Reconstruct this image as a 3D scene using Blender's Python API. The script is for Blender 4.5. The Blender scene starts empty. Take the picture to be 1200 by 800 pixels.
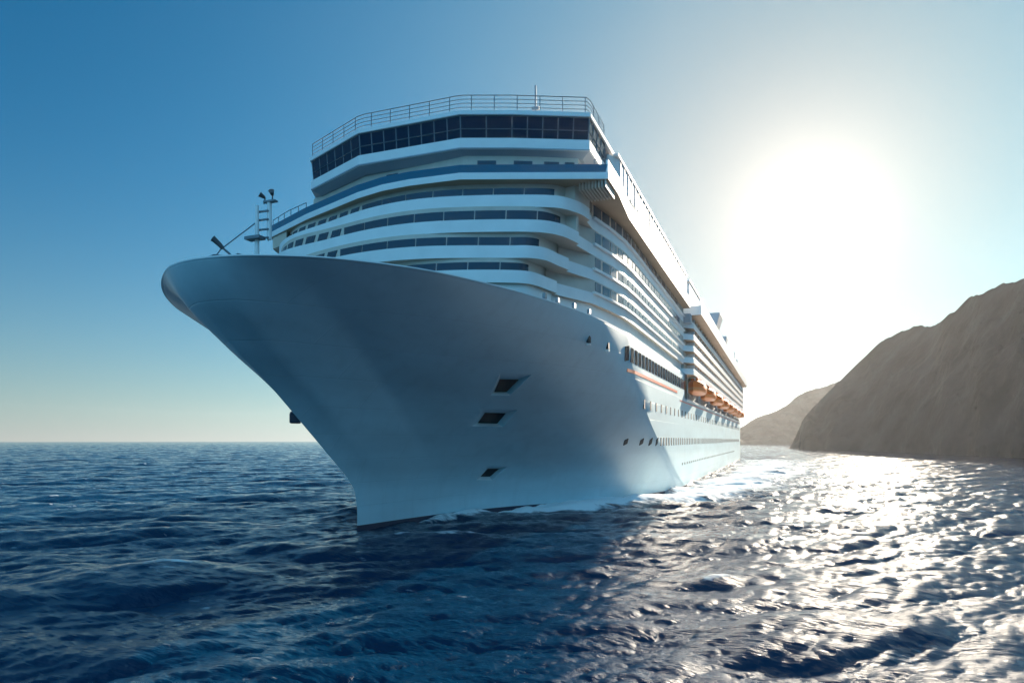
import bpy, bmesh, math, random
import numpy as np
from mathutils import Vector, Matrix, noise
random.seed(7); rng = np.random.default_rng(11)
R = math.radians
scene = bpy.context.scene
C = scene.collection

# ------------------------------------------------------------------ camera
CAM = (34.76, -32.0, 8.0)
YAW = 21.45
cd = bpy.data.cameras.new('camera'); cam = bpy.data.objects.new('camera', cd); C.objects.link(cam)
cam.location = CAM; cam.rotation_euler = (R(90), 0, R(YAW))
cd.sensor_width = 36; cd.lens = 24.0; cd.shift_y = 115 / 1200
cd.clip_start = 0.5; cd.clip_end = 20000
scene.camera = cam

# ------------------------------------------------------------------ sun, sky, exposure
SUN_AZ = YAW - 29.0        # degrees to the left of +Y (negative: to the right)
SUN_EL = 17.0
GLOW_AZ = YAW - 23.4
sd = (math.sin(R(-SUN_AZ)) * math.cos(R(SUN_EL)), math.cos(R(SUN_AZ)) * math.cos(R(SUN_EL)), math.sin(R(SUN_EL)))
sl = bpy.data.lights.new('sun', 'SUN'); so = bpy.data.objects.new('sun', sl); C.objects.link(so)
sl.energy = 5.0; sl.angle = R(0.6); sl.color = (1.0, 0.86, 0.68)
so.rotation_euler = Vector(sd).to_track_quat('Z', 'Y').to_euler()
w = bpy.data.worlds.new('World'); scene.world = w; w.use_nodes = True
nt = w.node_tree; nt.nodes.clear()
N = nt.nodes.new; L = nt.links.new
def wmath(op, a, b=None, c=None):
    n = N('ShaderNodeMath'); n.operation = op
    for i, v in enumerate((a, b, c)):
        if v is None: continue
        if isinstance(v, (int, float)): n.inputs[i].default_value = v
        else: L(v, n.inputs[i])
    return n.outputs[0]
sky = N('ShaderNodeTexSky'); sky.sky_type = 'NISHITA'; sky.sun_disc = False
sky.sun_elevation = R(SUN_EL); sky.sun_rotation = R(-SUN_AZ)
sky.air_density = 1.1; sky.dust_density = 0.45; sky.ozone_density = 2.2
tint = N('ShaderNodeMix'); tint.data_type = 'RGBA'; tint.blend_type = 'MULTIPLY'; tint.inputs[0].default_value = 1.0
L(sky.outputs[0], tint.inputs[6]); tint.inputs[7].default_value = (0.002, 0.345, 0.51, 1)
# aureole of the hazy air round the sun: part of the sky itself, by direction
tc = N('ShaderNodeTexCoord'); vd = N('ShaderNodeVectorMath'); vd.operation = 'DOT_PRODUCT'
gd = (math.sin(R(-GLOW_AZ)) * math.cos(R(SUN_EL)), math.cos(R(GLOW_AZ)) * math.cos(R(SUN_EL)), math.sin(R(SUN_EL)))
L(tc.outputs['Generated'], vd.inputs[0]); vd.inputs[1].default_value = gd
ang = wmath('ARCCOSINE', wmath('MINIMUM', vd.outputs['Value'], 0.999999))
def lobe(sig, amp, p=2.0):
    q = wmath('POWER', wmath('DIVIDE', ang, R(sig)), p)
    return wmath('MULTIPLY', wmath('EXPONENT', wmath('MULTIPLY', q, -1.0)), amp)
g1 = lobe(3.2, 1.2, 1.5); g2 = lobe(9.6, 6.2, 1.05); g3 = lobe(24, .2, 1.6)
gs = wmath('ADD', wmath('ADD', g1, g2), g3)
gcol = N('ShaderNodeMix'); gcol.data_type = 'RGBA'; gcol.blend_type = 'MIX'; gcol.inputs[0].default_value = 1.0
gv = N('ShaderNodeVectorMath'); gv.operation = 'SCALE'; gv.inputs[0].default_value = (1.0, 0.88, 0.77); L(gs, gv.inputs['Scale'])
# pale band of thick air along the horizon
sep = N('ShaderNodeSeparateXYZ'); L(tc.outputs['Generated'], sep.inputs[0])
hb = wmath('MULTIPLY', wmath('EXPONENT', wmath('MULTIPLY', wmath('ABSOLUTE', sep.outputs[2]), -9.0)), 4.2)
hb = wmath('MULTIPLY', hb, wmath('POWER', wmath('MAXIMUM', wmath('MULTIPLY_ADD', vd.outputs['Value'], .45, .55), 0.0), 1.5))
hv = N('ShaderNodeVectorMath'); hv.operation = 'SCALE'; hv.inputs[0].default_value = (0.94, 0.93, 0.88); L(hb, hv.inputs['Scale'])
a1 = N('ShaderNodeVectorMath'); a1.operation = 'ADD'; L(gv.outputs[0], a1.inputs[0]); L(hv.outputs[0], a1.inputs[1])
# the air round the sun is whitened by the aureole above, so the clear-sky part fades there
msk = wmath('MULTIPLY', wmath('SUBTRACT', 1.0, lobe(25, .9)), wmath('SUBTRACT', 1.0, wmath('MULTIPLY', wmath('EXPONENT', wmath('MULTIPLY', wmath('ABSOLUTE', sep.outputs[2]), -8.0)), .85)))
nv = N('ShaderNodeVectorMath'); nv.operation = 'SCALE'; L(tint.outputs[2], nv.inputs[0]); L(msk, nv.inputs['Scale'])
# added blue fill in the unseen sky away from the sun, lights the white fronts
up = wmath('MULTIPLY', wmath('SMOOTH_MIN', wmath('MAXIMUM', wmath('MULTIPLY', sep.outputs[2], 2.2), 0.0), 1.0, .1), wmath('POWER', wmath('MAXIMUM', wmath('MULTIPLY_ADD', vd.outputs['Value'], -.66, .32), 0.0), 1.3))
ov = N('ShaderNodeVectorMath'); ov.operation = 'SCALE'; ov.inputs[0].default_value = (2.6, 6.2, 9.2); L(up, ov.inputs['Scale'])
rg = wmath('MULTIPLY', lobe(30, 1.6), wmath('SUBTRACT', 1.0, lobe(20, .85)))
rv = N('ShaderNodeVectorMath'); rv.operation = 'SCALE'; rv.inputs[0].default_value = (.28, .85, 1.0); L(rg, rv.inputs['Scale'])
a0 = N('ShaderNodeVectorMath'); a0.operation = 'ADD'; L(nv.outputs[0], a0.inputs[0]); L(rv.outputs[0], a0.inputs[1])
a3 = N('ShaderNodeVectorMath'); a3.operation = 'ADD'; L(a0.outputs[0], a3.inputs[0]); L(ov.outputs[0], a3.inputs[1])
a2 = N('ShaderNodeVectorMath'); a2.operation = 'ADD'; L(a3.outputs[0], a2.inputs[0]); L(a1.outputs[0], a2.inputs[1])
bg = N('ShaderNodeBackground'); bg.inputs[1].default_value = 0.05; L(a2.outputs[0], bg.inputs[0])
wo = N('ShaderNodeOutputWorld'); L(bg.outputs[0], wo.inputs[0])
scene.view_settings.view_transform = 'Standard'; scene.view_settings.look = 'None'
scene.view_settings.exposure = 2.0; scene.view_settings.gamma = 1.0
scene.render.engine = 'CYCLES'
cy = scene.cycles
cy.use_denoising = True; cy.max_bounces = 6; cy.diffuse_bounces = 3; cy.glossy_bounces = 4
cy.volume_bounces = 0; cy.sample_clamp_indirect = 1.2; cy.sample_clamp_direct = 3.0; cy.caustics_reflective = True; cy.blur_glossy = 0.5

# ------------------------------------------------------------------ helpers
def material(name, col, rough=0.5, metal=0.0, spec=0.5, var=0.0, vscale=0.5, bump=0.0, bscale=2.0, coat=0.0, stretch=(1, 1, 1)):
    m = bpy.data.materials.new(name); m.use_nodes = True
    t = m.node_tree; b = t.nodes['Principled BSDF']
    b.inputs['Base Color'].default_value = (*col, 1); b.inputs['Roughness'].default_value = rough
    b.inputs['Metallic'].default_value = metal; b.inputs['Specular IOR Level'].default_value = spec
    b.inputs['Coat Weight'].default_value = coat
    if 'glass' in name: b.inputs['Specular Tint'].default_value = (.45, .75, 1, 1)
    if var or bump:
        tcx = t.nodes.new('ShaderNodeTexCoord'); mp = t.nodes.new('ShaderNodeMapping'); mp.inputs['Scale'].default_value = stretch
        t.links.new(tcx.outputs['Object'], mp.inputs[0])
        if var:
            n = t.nodes.new('ShaderNodeTexNoise'); n.inputs['Scale'].default_value = vscale; n.inputs['Detail'].default_value = 6
            t.links.new(mp.outputs[0], n.inputs['Vector'])
            r = t.nodes.new('ShaderNodeMapRange'); r.inputs[1].default_value = .3; r.inputs[2].default_value = .7
            r.inputs[3].default_value = 1 - var; r.inputs[4].default_value = 1 + var * .5
            t.links.new(n.outputs['Fac'], r.inputs[0])
            v = t.nodes.new('ShaderNodeVectorMath'); v.operation = 'SCALE'; v.inputs[0].default_value = col
            t.links.new(r.outputs[0], v.inputs['Scale']); t.links.new(v.outputs[0], b.inputs['Base Color'])
        if bump:
            n2 = t.nodes.new('ShaderNodeTexNoise'); n2.inputs['Scale'].default_value = bscale; n2.inputs['Detail'].default_value = 5
            t.links.new(mp.outputs[0], n2.inputs['Vector'])
            bp = t.nodes.new('ShaderNodeBump'); bp.inputs['Strength'].default_value = bump; bp.inputs['Distance'].default_value = .2
            t.links.new(n2.outputs['Fac'], bp.inputs['Height']); t.links.new(bp.outputs[0], b.inputs['Normal'])
    return m

def plating(m):
    t = m.node_tree; n = t.nodes; l = t.links.new; b = n['Principled BSDF']
    tcx = n.new('ShaderNodeTexCoord'); sp = n.new('ShaderNodeSeparateXYZ'); cb = n.new('ShaderNodeCombineXYZ')
    l(tcx.outputs['Object'], sp.inputs[0]); l(sp.outputs[1], cb.inputs[0]); l(sp.outputs[2], cb.inputs[1])
    br = n.new('ShaderNodeTexBrick'); br.inputs['Scale'].default_value = 1; br.inputs['Brick Width'].default_value = 7.5; br.inputs['Row Height'].default_value = 2.1
    br.inputs['Mortar Size'].default_value = .035; br.inputs['Mortar Smooth'].default_value = .6; l(cb.outputs[0], br.inputs['Vector'])
    old = b.inputs['Normal'].links[0].from_node
    bp = n.new('ShaderNodeBump'); bp.invert = True; bp.inputs['Strength'].default_value = .5; bp.inputs['Distance'].default_value = .03
    l(br.outputs['Fac'], bp.inputs['Height']); l(old.outputs[0], bp.inputs['Normal']); l(bp.outputs[0], b.inputs['Normal'])
    mp = n.new('ShaderNodeMapping'); mp.inputs['Scale'].default_value = (.9, .9, .06); l(tcx.outputs['Object'], mp.inputs[0])
    ns = n.new('ShaderNodeTexNoise'); ns.inputs['Scale'].default_value = 1.0; ns.inputs['Detail'].default_value = 7; l(mp.outputs[0], ns.inputs['Vector'])
    mr = n.new('ShaderNodeMapRange'); mr.inputs[1].default_value = .5; mr.inputs[2].default_value = .8; mr.inputs[3].default_value = 0; mr.inputs[4].default_value = .18; l(ns.outputs['Fac'], mr.inputs[0])
    mm = n.new('ShaderNodeMath'); mm.operation = 'MULTIPLY_ADD'; l(br.outputs['Fac'], mm.inputs[0]); mm.inputs[1].default_value = .12; l(mr.outputs[0], mm.inputs[2])
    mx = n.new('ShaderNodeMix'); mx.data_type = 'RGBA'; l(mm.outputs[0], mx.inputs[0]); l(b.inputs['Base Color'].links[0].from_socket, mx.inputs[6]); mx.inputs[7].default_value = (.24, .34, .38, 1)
    l(mx.outputs[2], b.inputs['Base Color'])

class MB:
    def __init__(s): s.v = []; s.f = []; s.m = []
    def add(s, vs, fs, mi=0):
        o = len(s.v); s.v += [tuple(p) for p in vs]; s.f += [tuple(o + i for i in f) for f in fs]; s.m += [mi] * len(fs); return s
    def box(s, c, d, mi=0, rz=0.0):
        x, y, z = [k / 2 for k in d]; cs, sn = math.cos(rz), math.sin(rz)
        vs = []
        for a, b, e in ((-x, -y, -z), (x, -y, -z), (x, y, -z), (-x, y, -z), (-x, -y, z), (x, -y, z), (x, y, z), (-x, y, z)):
            vs.append((c[0] + a * cs - b * sn, c[1] + a * sn + b * cs, c[2] + e))
        return s.add(vs, [(0, 3, 2, 1), (4, 5, 6, 7), (0, 1, 5, 4), (1, 2, 6, 5), (2, 3, 7, 6), (3, 0, 4, 7)], mi)
    def tube(s, pts, r, n=6, mi=0, r2=None):
        pts = [Vector(p) for p in pts]; k = len(pts); rings = []
        for i, p in enumerate(pts):
            d = (pts[min(i + 1, k - 1)] - pts[max(i - 1, 0)]).normalized()
            u = d.cross(Vector((0, 0, 1))) if abs(d.z) < .95 else d.cross(Vector((1, 0, 0)))
            u.normalize(); v = d.cross(u); rr = r if r2 is None else r + (r2 - r) * i / (k - 1)
            rings.append([p + (u * math.cos(2 * math.pi * j / n) + v * math.sin(2 * math.pi * j / n)) * rr for j in range(n)])
        vs = [q for ring in rings for q in ring]; fs = []
        for i in range(k - 1):
            for j in range(n):
                a = i * n + j; b = i * n + (j + 1) % n; fs.append((a, a + n, b + n, b))
        fs.append(tuple(range(n))); fs.append(tuple((k - 1) * n + j for j in reversed(range(n))))
        return s.add(vs, fs, mi)
    def prism(s, poly, z0, z1, mi=0, mbot=None, mtop=None, top=None):
        """poly: list of (x, y) anticlockwise; top: other outline at z1"""
        n = len(poly); top = top or poly
        vs = [(x, y, z0) for x, y in poly] + [(x, y, z1) for x, y in top]
        o = len(s.v); s.v += vs
        for i in range(n):
            j = (i + 1) % n; s.f.append((o + i, o + j, o + n + j, o + n + i)); s.m.append(mi)
        s.f.append(tuple(o + i for i in reversed(range(n)))); s.m.append(mi if mbot is None else mbot)
        s.f.append(tuple(o + n + i for i in range(n))); s.m.append(mi if mtop is None else mtop)
        return s
    def wall(s, path, z0, z1, th, mi=0, closed=False, lean=0.0):
        """a wall of thickness th standing inward (left of travel) on an open path; lean pushes the top outward"""
        nr = normals(path)
        n = len(path); o = len(s.v)
        for z, l in ((z0, 0.0), (z1, lean)):
            for p, q in zip(path, nr): s.v.append((p[0] + q[0] * l, p[1] + q[1] * l, z))
            for p, q in zip(path, nr): s.v.append((p[0] + q[0] * (l - th), p[1] + q[1] * (l - th), z))
        A, B, T, U = o, o + n, o + 2 * n, o + 3 * n
        for i in range(n - 1):
            s.f += [(A + i, A + i + 1, T + i + 1, T + i), (B + i + 1, B + i, U + i, U + i + 1), (T + i, T + i + 1, U + i + 1, U + i), (A + i + 1, A + i, B + i, B + i + 1)]
            s.m += [mi] * 4
        s.f += [(A, T, U, B), (A + n - 1, B + n - 1, U + n - 1, T + n - 1)]; s.m += [mi] * 2
        return s
    def build(s, name, mats, parent=None, smooth=None, bevel=0.0):
        me = bpy.data.meshes.new(name); me.from_pydata(s.v, [], s.f)
        for m in (mats if isinstance(mats, (list, tuple)) else [mats]): me.materials.append(m)
        me.polygons.foreach_set('material_index', s.m)
        me.update()
        bm = bmesh.new(); bm.from_mesh(me); bmesh.ops.recalc_face_normals(bm, faces=bm.faces); bm.to_mesh(me); bm.free()
        if smooth:
            me.polygons.foreach_set('use_smooth', [True] * len(me.polygons)); me.set_sharp_from_angle(angle=R(smooth))
        o = bpy.data.objects.new(name, me); C.objects.link(o)
        if parent: o.parent = parent
        if bevel:
            b = o.modifiers.new('edge', 'BEVEL'); b.width = bevel; b.segments = 2; b.limit_method = 'ANGLE'; b.angle_limit = R(40)
        return o
def normals(path):
    """outward = right of travel"""
    out = []
    for i in range(len(path)):
        a = path[max(i - 1, 0)]; b = path[min(i + 1, len(path) - 1)]
        dx, dy = b[0] - a[0], b[1] - a[1]; l = math.hypot(dx, dy) or 1
        out.append((dy / l, -dx / l))
    return out
def offset(path, d):
    """d: number or function(point); positive = inward (left of travel)"""
    return [(p[0] - q[0] * (d(p) if callable(d) else d), p[1] - q[1] * (d(p) if callable(d) else d)) for p, q in zip(path, normals(path))]
def catmull(pts, n=6):
    P = [np.array(p, float) for p in pts]; P = [2 * P[0] - P[1]] + P + [2 * P[-1] - P[-2]]; out = []
    for i in range(1, len(P) - 2):
        p0, p1, p2, p3 = P[i - 1:i + 3]
        # centripetal
        t0 = 0; t1 = t0 + max(np.linalg.norm(p1 - p0), 1e-6) ** .5; t2 = t1 + max(np.linalg.norm(p2 - p1), 1e-6) ** .5; t3 = t2 + max(np.linalg.norm(p3 - p2), 1e-6) ** .5
        for k in range(n):
            t = t1 + (t2 - t1) * k / n
            A1 = (t1 - t) / (t1 - t0) * p0 + (t - t0) / (t1 - t0) * p1; A2 = (t2 - t) / (t2 - t1) * p1 + (t - t1) / (t2 - t1) * p2; A3 = (t3 - t) / (t3 - t2) * p2 + (t - t2) / (t3 - t2) * p3
            B1 = (t2 - t) / (t2 - t0) * A1 + (t - t0) / (t2 - t0) * A2; B2 = (t3 - t) / (t3 - t1) * A2 + (t - t1) / (t3 - t1) * A3
            out.append(tuple((t2 - t) / (t2 - t1) * B1 + (t - t1) / (t2 - t1) * B2))
    out.append(tuple(P[-2])); return out
class Path:
    def __init__(s, pts):
        s.p = np.array(pts, float); d = np.linalg.norm(np.diff(s.p, axis=0), axis=1); s.a = np.concatenate([[0], np.cumsum(d)]); s.len = s.a[-1]
    def at(s, t): return tuple(np.interp(t, s.a, s.p[:, k]) for k in range(s.p.shape[1]))
    def cut(s, t0, t1, n=6): return [s.at(t0 + (t1 - t0) * i / n) for i in range(n + 1)]
    def nearest(s, q): return s.a[np.argmin(np.linalg.norm(s.p - np.array(q), axis=1))]
def part_empty(name, parent, loc=(0, 0, 0)):
    o = bpy.data.objects.new(name, None); C.objects.link(o); o.location = loc; o.parent = parent; return o
def tag(o, label=None, cat=None, group=None, kind=None):
    if label: o['label'] = label
    if cat: o['category'] = cat
    if group: o['group'] = group
    if kind: o['kind'] = kind
    return o

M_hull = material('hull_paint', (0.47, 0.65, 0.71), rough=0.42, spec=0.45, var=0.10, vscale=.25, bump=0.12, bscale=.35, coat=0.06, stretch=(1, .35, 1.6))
plating(M_hull)
M_white = material('white_paint', (0.80, 0.81, 0.81), rough=0.35, var=0.06, vscale=.6)
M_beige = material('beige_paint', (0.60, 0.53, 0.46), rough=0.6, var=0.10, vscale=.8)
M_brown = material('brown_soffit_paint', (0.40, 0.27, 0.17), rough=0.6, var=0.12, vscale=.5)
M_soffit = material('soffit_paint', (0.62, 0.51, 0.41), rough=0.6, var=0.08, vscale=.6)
M_glass = material('dark_glass', (0.012, 0.02, 0.03), rough=0.06, spec=0.6)
M_bglass = material('blue_bridge_glass', (0.003, 0.016, 0.040), rough=0.10, spec=0.12)
M_cglass = material('cabin_glass', (0.04, 0.10, 0.15), rough=0.12, spec=0.25)
M_blue = material('blue_screen', (0.004, 0.13, 0.23), rough=0.25, spec=0.3)
M_boot = material('boot_paint', (0.012, 0.02, 0.05), rough=0.4)
M_red = material('red_stripe_paint', (0.62, 0.10, 0.03), rough=0.4)
M_dark = material('dark_recess', (0.02, 0.025, 0.03), rough=0.7)
M_steel = material('grey_steel', (0.25, 0.28, 0.31), rough=0.45, metal=0.3)
M_rail = material('rail_steel', (0.16, 0.19, 0.22), rough=0.4, metal=0.3)
M_black = material('black_lamp', (0.07, 0.08, 0.09), rough=0.4)
M_orange = material('orange_canopy', (0.85, 0.15, 0.012), rough=0.6, spec=.2)
M_boat = material('lifeboat_hull', (0.74, 0.22, 0.05), rough=0.4)
M_deck = material('deck_paint', (0.16, 0.22, 0.20), rough=0.7, var=.15, vscale=1)
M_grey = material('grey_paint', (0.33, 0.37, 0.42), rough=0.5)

# ------------------------------------------------------------------ sea
def spectrum_tile(n, Lt, lmin, lmax, wind, spread, seed, peak):
    r = np.random.default_rng(seed)
    k1 = np.fft.fftfreq(n, Lt / n) * 2 * np.pi
    kx, ky = np.meshgrid(k1, k1); k = np.hypot(kx, ky); k[0, 0] = 1
    lam = 2 * np.pi / k
    wd = np.array([math.cos(wind), math.sin(wind)])
    cosf = (kx * wd[0] + ky * wd[1]) / k
    kp = 2 * np.pi / peak
    P = np.exp(-1.1 * (kp / k) ** 2) / k ** 3.6 * (np.abs(cosf) ** spread + .04)
    P *= (1 / (1 + np.exp(-(lam - lmin) / (lmin * .12)))) * (1 / (1 + np.exp((lam - lmax) / (lmax * .12))))
    P[0, 0] = 0
    h = (r.normal(size=(n, n)) + 1j * r.normal(size=(n, n))) * np.sqrt(P)
    Z = np.fft.ifft2(h).real
    dx = np.fft.ifft2(1j * kx / k * h).real; dy = np.fft.ifft2(1j * ky / k * h).real
    sc = 1 / Z.std(); return Z * sc, dx * sc, dy * sc
def sample(tile, Lt, x, y):
    n = tile[0].shape[0]; u = (x / Lt * n) % n; v = (y / Lt * n) % n
    i0 = np.floor(u).astype(int) % n; j0 = np.floor(v).astype(int) % n; fu = u - np.floor(u); fv = v - np.floor(v)
    i1 = (i0 + 1) % n; j1 = (j0 + 1) % n
    return [t[j0, i0] * (1 - fu) * (1 - fv) + t[j0, i1] * fu * (1 - fv) + t[j1, i0] * (1 - fu) * fv + t[j1, i1] * fu * fv for t in tile]
WIND = R(-90 + YAW + 14)
T1 = spectrum_tile(512, 171.0, 3.2, 60, WIND, 6.0, 3, 17)
T2 = spectrum_tile(512, 47.0, .55, 3.6, WIND + .2, 4.5, 5, 5)
T3 = spectrum_tile(512, 13.7, .14, .7, WIND - .3, 1.6, 9, 2)

# waterline of the hull, used for the bow wave (x = half breadth, y = distance aft of the bow)
WLN = [(0, 19.1), (.55, 22), (1.9, 28.3), (3.7, 34.5), (6.3, 40.7), (9.8, 46.6), (13.3, 52.5), (17.4, 65), (19.4, 75), (20, 86)]
def build_sea():
    nr, na = 1250, 920
    r = 9.0 * (3000 / 9.0) ** (np.arange(nr) / (nr - 1))
    fwd = R(90 + YAW)
    half = R(52)
    a_f = np.linspace(-half, half, na)
    a_b = np.linspace(half, 2 * math.pi - half, 120)[1:-1]
    a = np.concatenate([a_f, a_b]) + fwd
    step = np.concatenate([np.full(na, 2 * half / na), np.full(118, (2 * math.pi - 2 * half) / 119)])
    RR, AA = np.meshgrid(r, a, indexing='ij'); SS = np.meshgrid(r, step, indexing='ij')[1]
    x = CAM[0] + RR * np.cos(AA); y = CAM[1] + RR * np.sin(AA)
    gap = np.maximum(RR * .0047, RR * SS)
    f1 = np.clip(1.6 - gap / 14, .45, 1); f2 = np.clip(1.6 - gap / 1.1, .35, 1); f3 = np.clip(1.6 - gap / .13, 0, 1)
    c, s = math.cos(.4), math.sin(.4)
    x2 = x * c - y * s; y2 = x * s + y * c
    A = sample(T1, 171.0, x, y); B = sample(T2, 47.0, x, y); D = sample(T3, 13.7, x2, y2)
    # gusts: the sea is not equally rough everywhere
    gust = .75 + .5 * (np.sin(x * .021 + y * .013) * np.sin(y * .017 - x * .009 + 1) * .5 + .5)
    h1, h2, h3 = .205 * f1, .046 * f2 * gust, .014 * f3 * gust
    z = A[0] * h1 + B[0] * h2 + D[0] * h3
    ch = 1.15
    px = x - ch * (A[1] * h1 + B[1] * h2 + D[1] * h3); py = y - ch * (A[2] * h1 + B[2] * h2 + D[2] * h3)
    # bow wave and foam along the hull
    wl = np.array(WLN + [(20, 120), (20, 262)])
    hb = np.interp(y, wl[:, 1], wl[:, 0], left=-99)
    ds = np.interp(y, wl[:, 1], np.gradient(wl[:, 0], wl[:, 1]))
    d = (x - hb) / np.sqrt(1 + ds ** 2); d = np.where((y > 19) & (y < 262) & (x > -1), d, 99)
    t = np.clip((y - 24) / 40, 0, 1)
    crest = .5 + 5.0 * t ** 1.5 + np.clip((y - 64) / 60, 0, 1.5) * 5
    wid = .5 + 1.9 * t + np.clip((y - 64) / 60, 0, 2) * 2.0
    amp = np.interp(y, [21, 30, 50, 75, 120, 262], [0, .30, .75, .6, .35, .1])
    z += amp * np.exp(-((d - crest) / wid) ** 2) + .25 * np.exp(-(d / 1.0) ** 2) * (d < 20) * np.interp(y, [20, 24, 60], [0, .5, 1])
    # far-side bow wave, a smooth swell left of the stem
    z += .9 * np.exp(-((x + 6) / 3.2) ** 2 - ((y - 29) / 6.0) ** 2)
    rag = B[0] * .5 + A[0] * .4
    fo = np.exp(-np.clip((d - crest * .75 + .5 * rag) / (wid * 1.45), -9, 9) ** 2) * np.interp(y, [25, 32, 44, 80, 140, 250], [0, .8, 1.1, .8, .5, .35]) * (d < 60) * (d > -.5)
    fo += .25 * np.exp(-np.clip((d - crest * 1.8) / (wid * 2.2), -9, 9) ** 2) * np.interp(y, [45, 70, 130, 260], [0, .8, .8, .5]) * (d < 80)
    # small whitecaps on the steepest crests
    gx = (A[0] * h1 / .205 * 1.0 + B[0] * .8 * f2)
    cap = np.clip((gx - 3.6) / .8, 0, 1) * .3
    fo = np.clip(np.maximum(fo, cap), 0, 1)
    V = np.stack([px, py, z], -1).reshape(-1, 3)
    cnt = len(a)
    V = np.vstack([V, [[CAM[0], CAM[1], 0]]])
    i = np.arange(nr - 1)[:, None] * cnt; j = np.arange(cnt)[None, :]; j2 = (j + 1) % cnt
    Q = np.stack([i + j, i + cnt + j, i + cnt + j2, i + j2], -1).reshape(-1, 4)
    tri = np.stack([np.full(cnt, len(V) - 1), np.arange(cnt), (np.arange(cnt) + 1) % cnt], -1)
    me = bpy.data.meshes.new('sea')
    nq, ntr = len(Q), len(tri)
    me.vertices.add(len(V)); me.vertices.foreach_set('co', V.astype(np.float32).ravel())
    me.loops.add(nq * 4 + ntr * 3); me.loops.foreach_set('vertex_index', np.concatenate([Q.ravel(), tri.ravel()]).astype(np.int32))
    me.polygons.add(nq + ntr)
    me.polygons.foreach_set('loop_start', np.concatenate([np.arange(nq) * 4, nq * 4 + np.arange(ntr) * 3]).astype(np.int32))
    me.update(calc_edges=True); me.validate()
    me.polygons.foreach_set('use_smooth', np.ones(nq + ntr, bool))
    at = me.attributes.new('foam', 'FLOAT', 'POINT'); at.data.foreach_set('value', np.append(fo.ravel(), 0).astype(np.float32))
    m = bpy.data.materials.new('sea_water'); m.use_nodes = True; t = m.node_tree; n = t.nodes; b = n['Principled BSDF']; l = t.links.new
    b.inputs['IOR'].default_value = 1.333; b.inputs['Roughness'].default_value = .07
    b.inputs['Base Color'].default_value = (.0005, .021, .055, 1)
    tc = n.new('ShaderNodeTexCoord')
    def noi(scale, det, sx=1, sy=1):
        mp = n.new('ShaderNodeMapping'); mp.inputs['Scale'].default_value = (sx, sy, 1); mp.inputs['Rotation'].default_value = (0, 0, -R(YAW) + .25)
        k = n.new('ShaderNodeTexNoise'); k.inputs['Scale'].default_value = scale; k.inputs['Detail'].default_value = det; k.inputs['Roughness'].default_value = .6
        l(tc.outputs['Object'], mp.inputs[0]); l(mp.outputs[0], k.inputs['Vector']); return k.outputs['Fac']
    b1 = n.new('ShaderNodeBump'); b1.inputs['Strength'].default_value = 1; b1.inputs['Distance'].default_value = .055; l(noi(4.6, 8, .32, 1.3), b1.inputs['Height'])
    b2 = n.new('ShaderNodeBump'); b2.inputs['Strength'].default_value = 1; b2.inputs['Distance'].default_value = .13; l(noi(.6, 4, .28, 1.3), b2.inputs['Height']); l(b1.outputs[0], b2.inputs['Normal'])
    b3 = n.new('ShaderNodeBump'); b3.inputs['Strength'].default_value = 1; b3.inputs['Distance'].default_value = .5; l(noi(.13, 5, .3, 1.3), b3.inputs['Height']); l(b2.outputs[0], b3.inputs['Normal'])
    l(b3.outputs[0], b.inputs['Normal'])
    # foam
    fa = n.new('ShaderNodeAttribute'); fa.attribute_name = 'foam'
    f1 = noi(1.3, 8, .5, 1.0); f2 = noi(.22, 4)
    mx = n.new('ShaderNodeMath'); mx.operation = 'MULTIPLY_ADD'; l(f2, mx.inputs[0]); mx.inputs[1].default_value = .5; l(f1, mx.inputs[2])
    ad = n.new('ShaderNodeMath'); ad.operation = 'ADD'; l(fa.outputs['Fac'], ad.inputs[0]); l(mx.outputs[0], ad.inputs[1])
    mr = n.new('ShaderNodeMapRange'); mr.inputs[1].default_value = .92; mr.inputs[2].default_value = 1.28; l(ad.outputs[0], mr.inputs[0])
    fb = n.new('ShaderNodeBsdfDiffuse'); fb.inputs[0].default_value = (.78, .82, .84, 1)
    ms = n.new('ShaderNodeMixShader'); l(mr.outputs[0], ms.inputs[0]); l(b.outputs[0], ms.inputs[1]); l(fb.outputs[0], ms.inputs[2])
    l(ms.outputs[0], n['Material Output'].inputs[0])
    me.materials.append(m)
    o = bpy.data.objects.new('sea', me); C.objects.link(o)
    tag(o, 'deep blue choppy sea with bright sun glitter and a foam streak beside the ship', 'sea', kind='structure')
build_sea()

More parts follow.
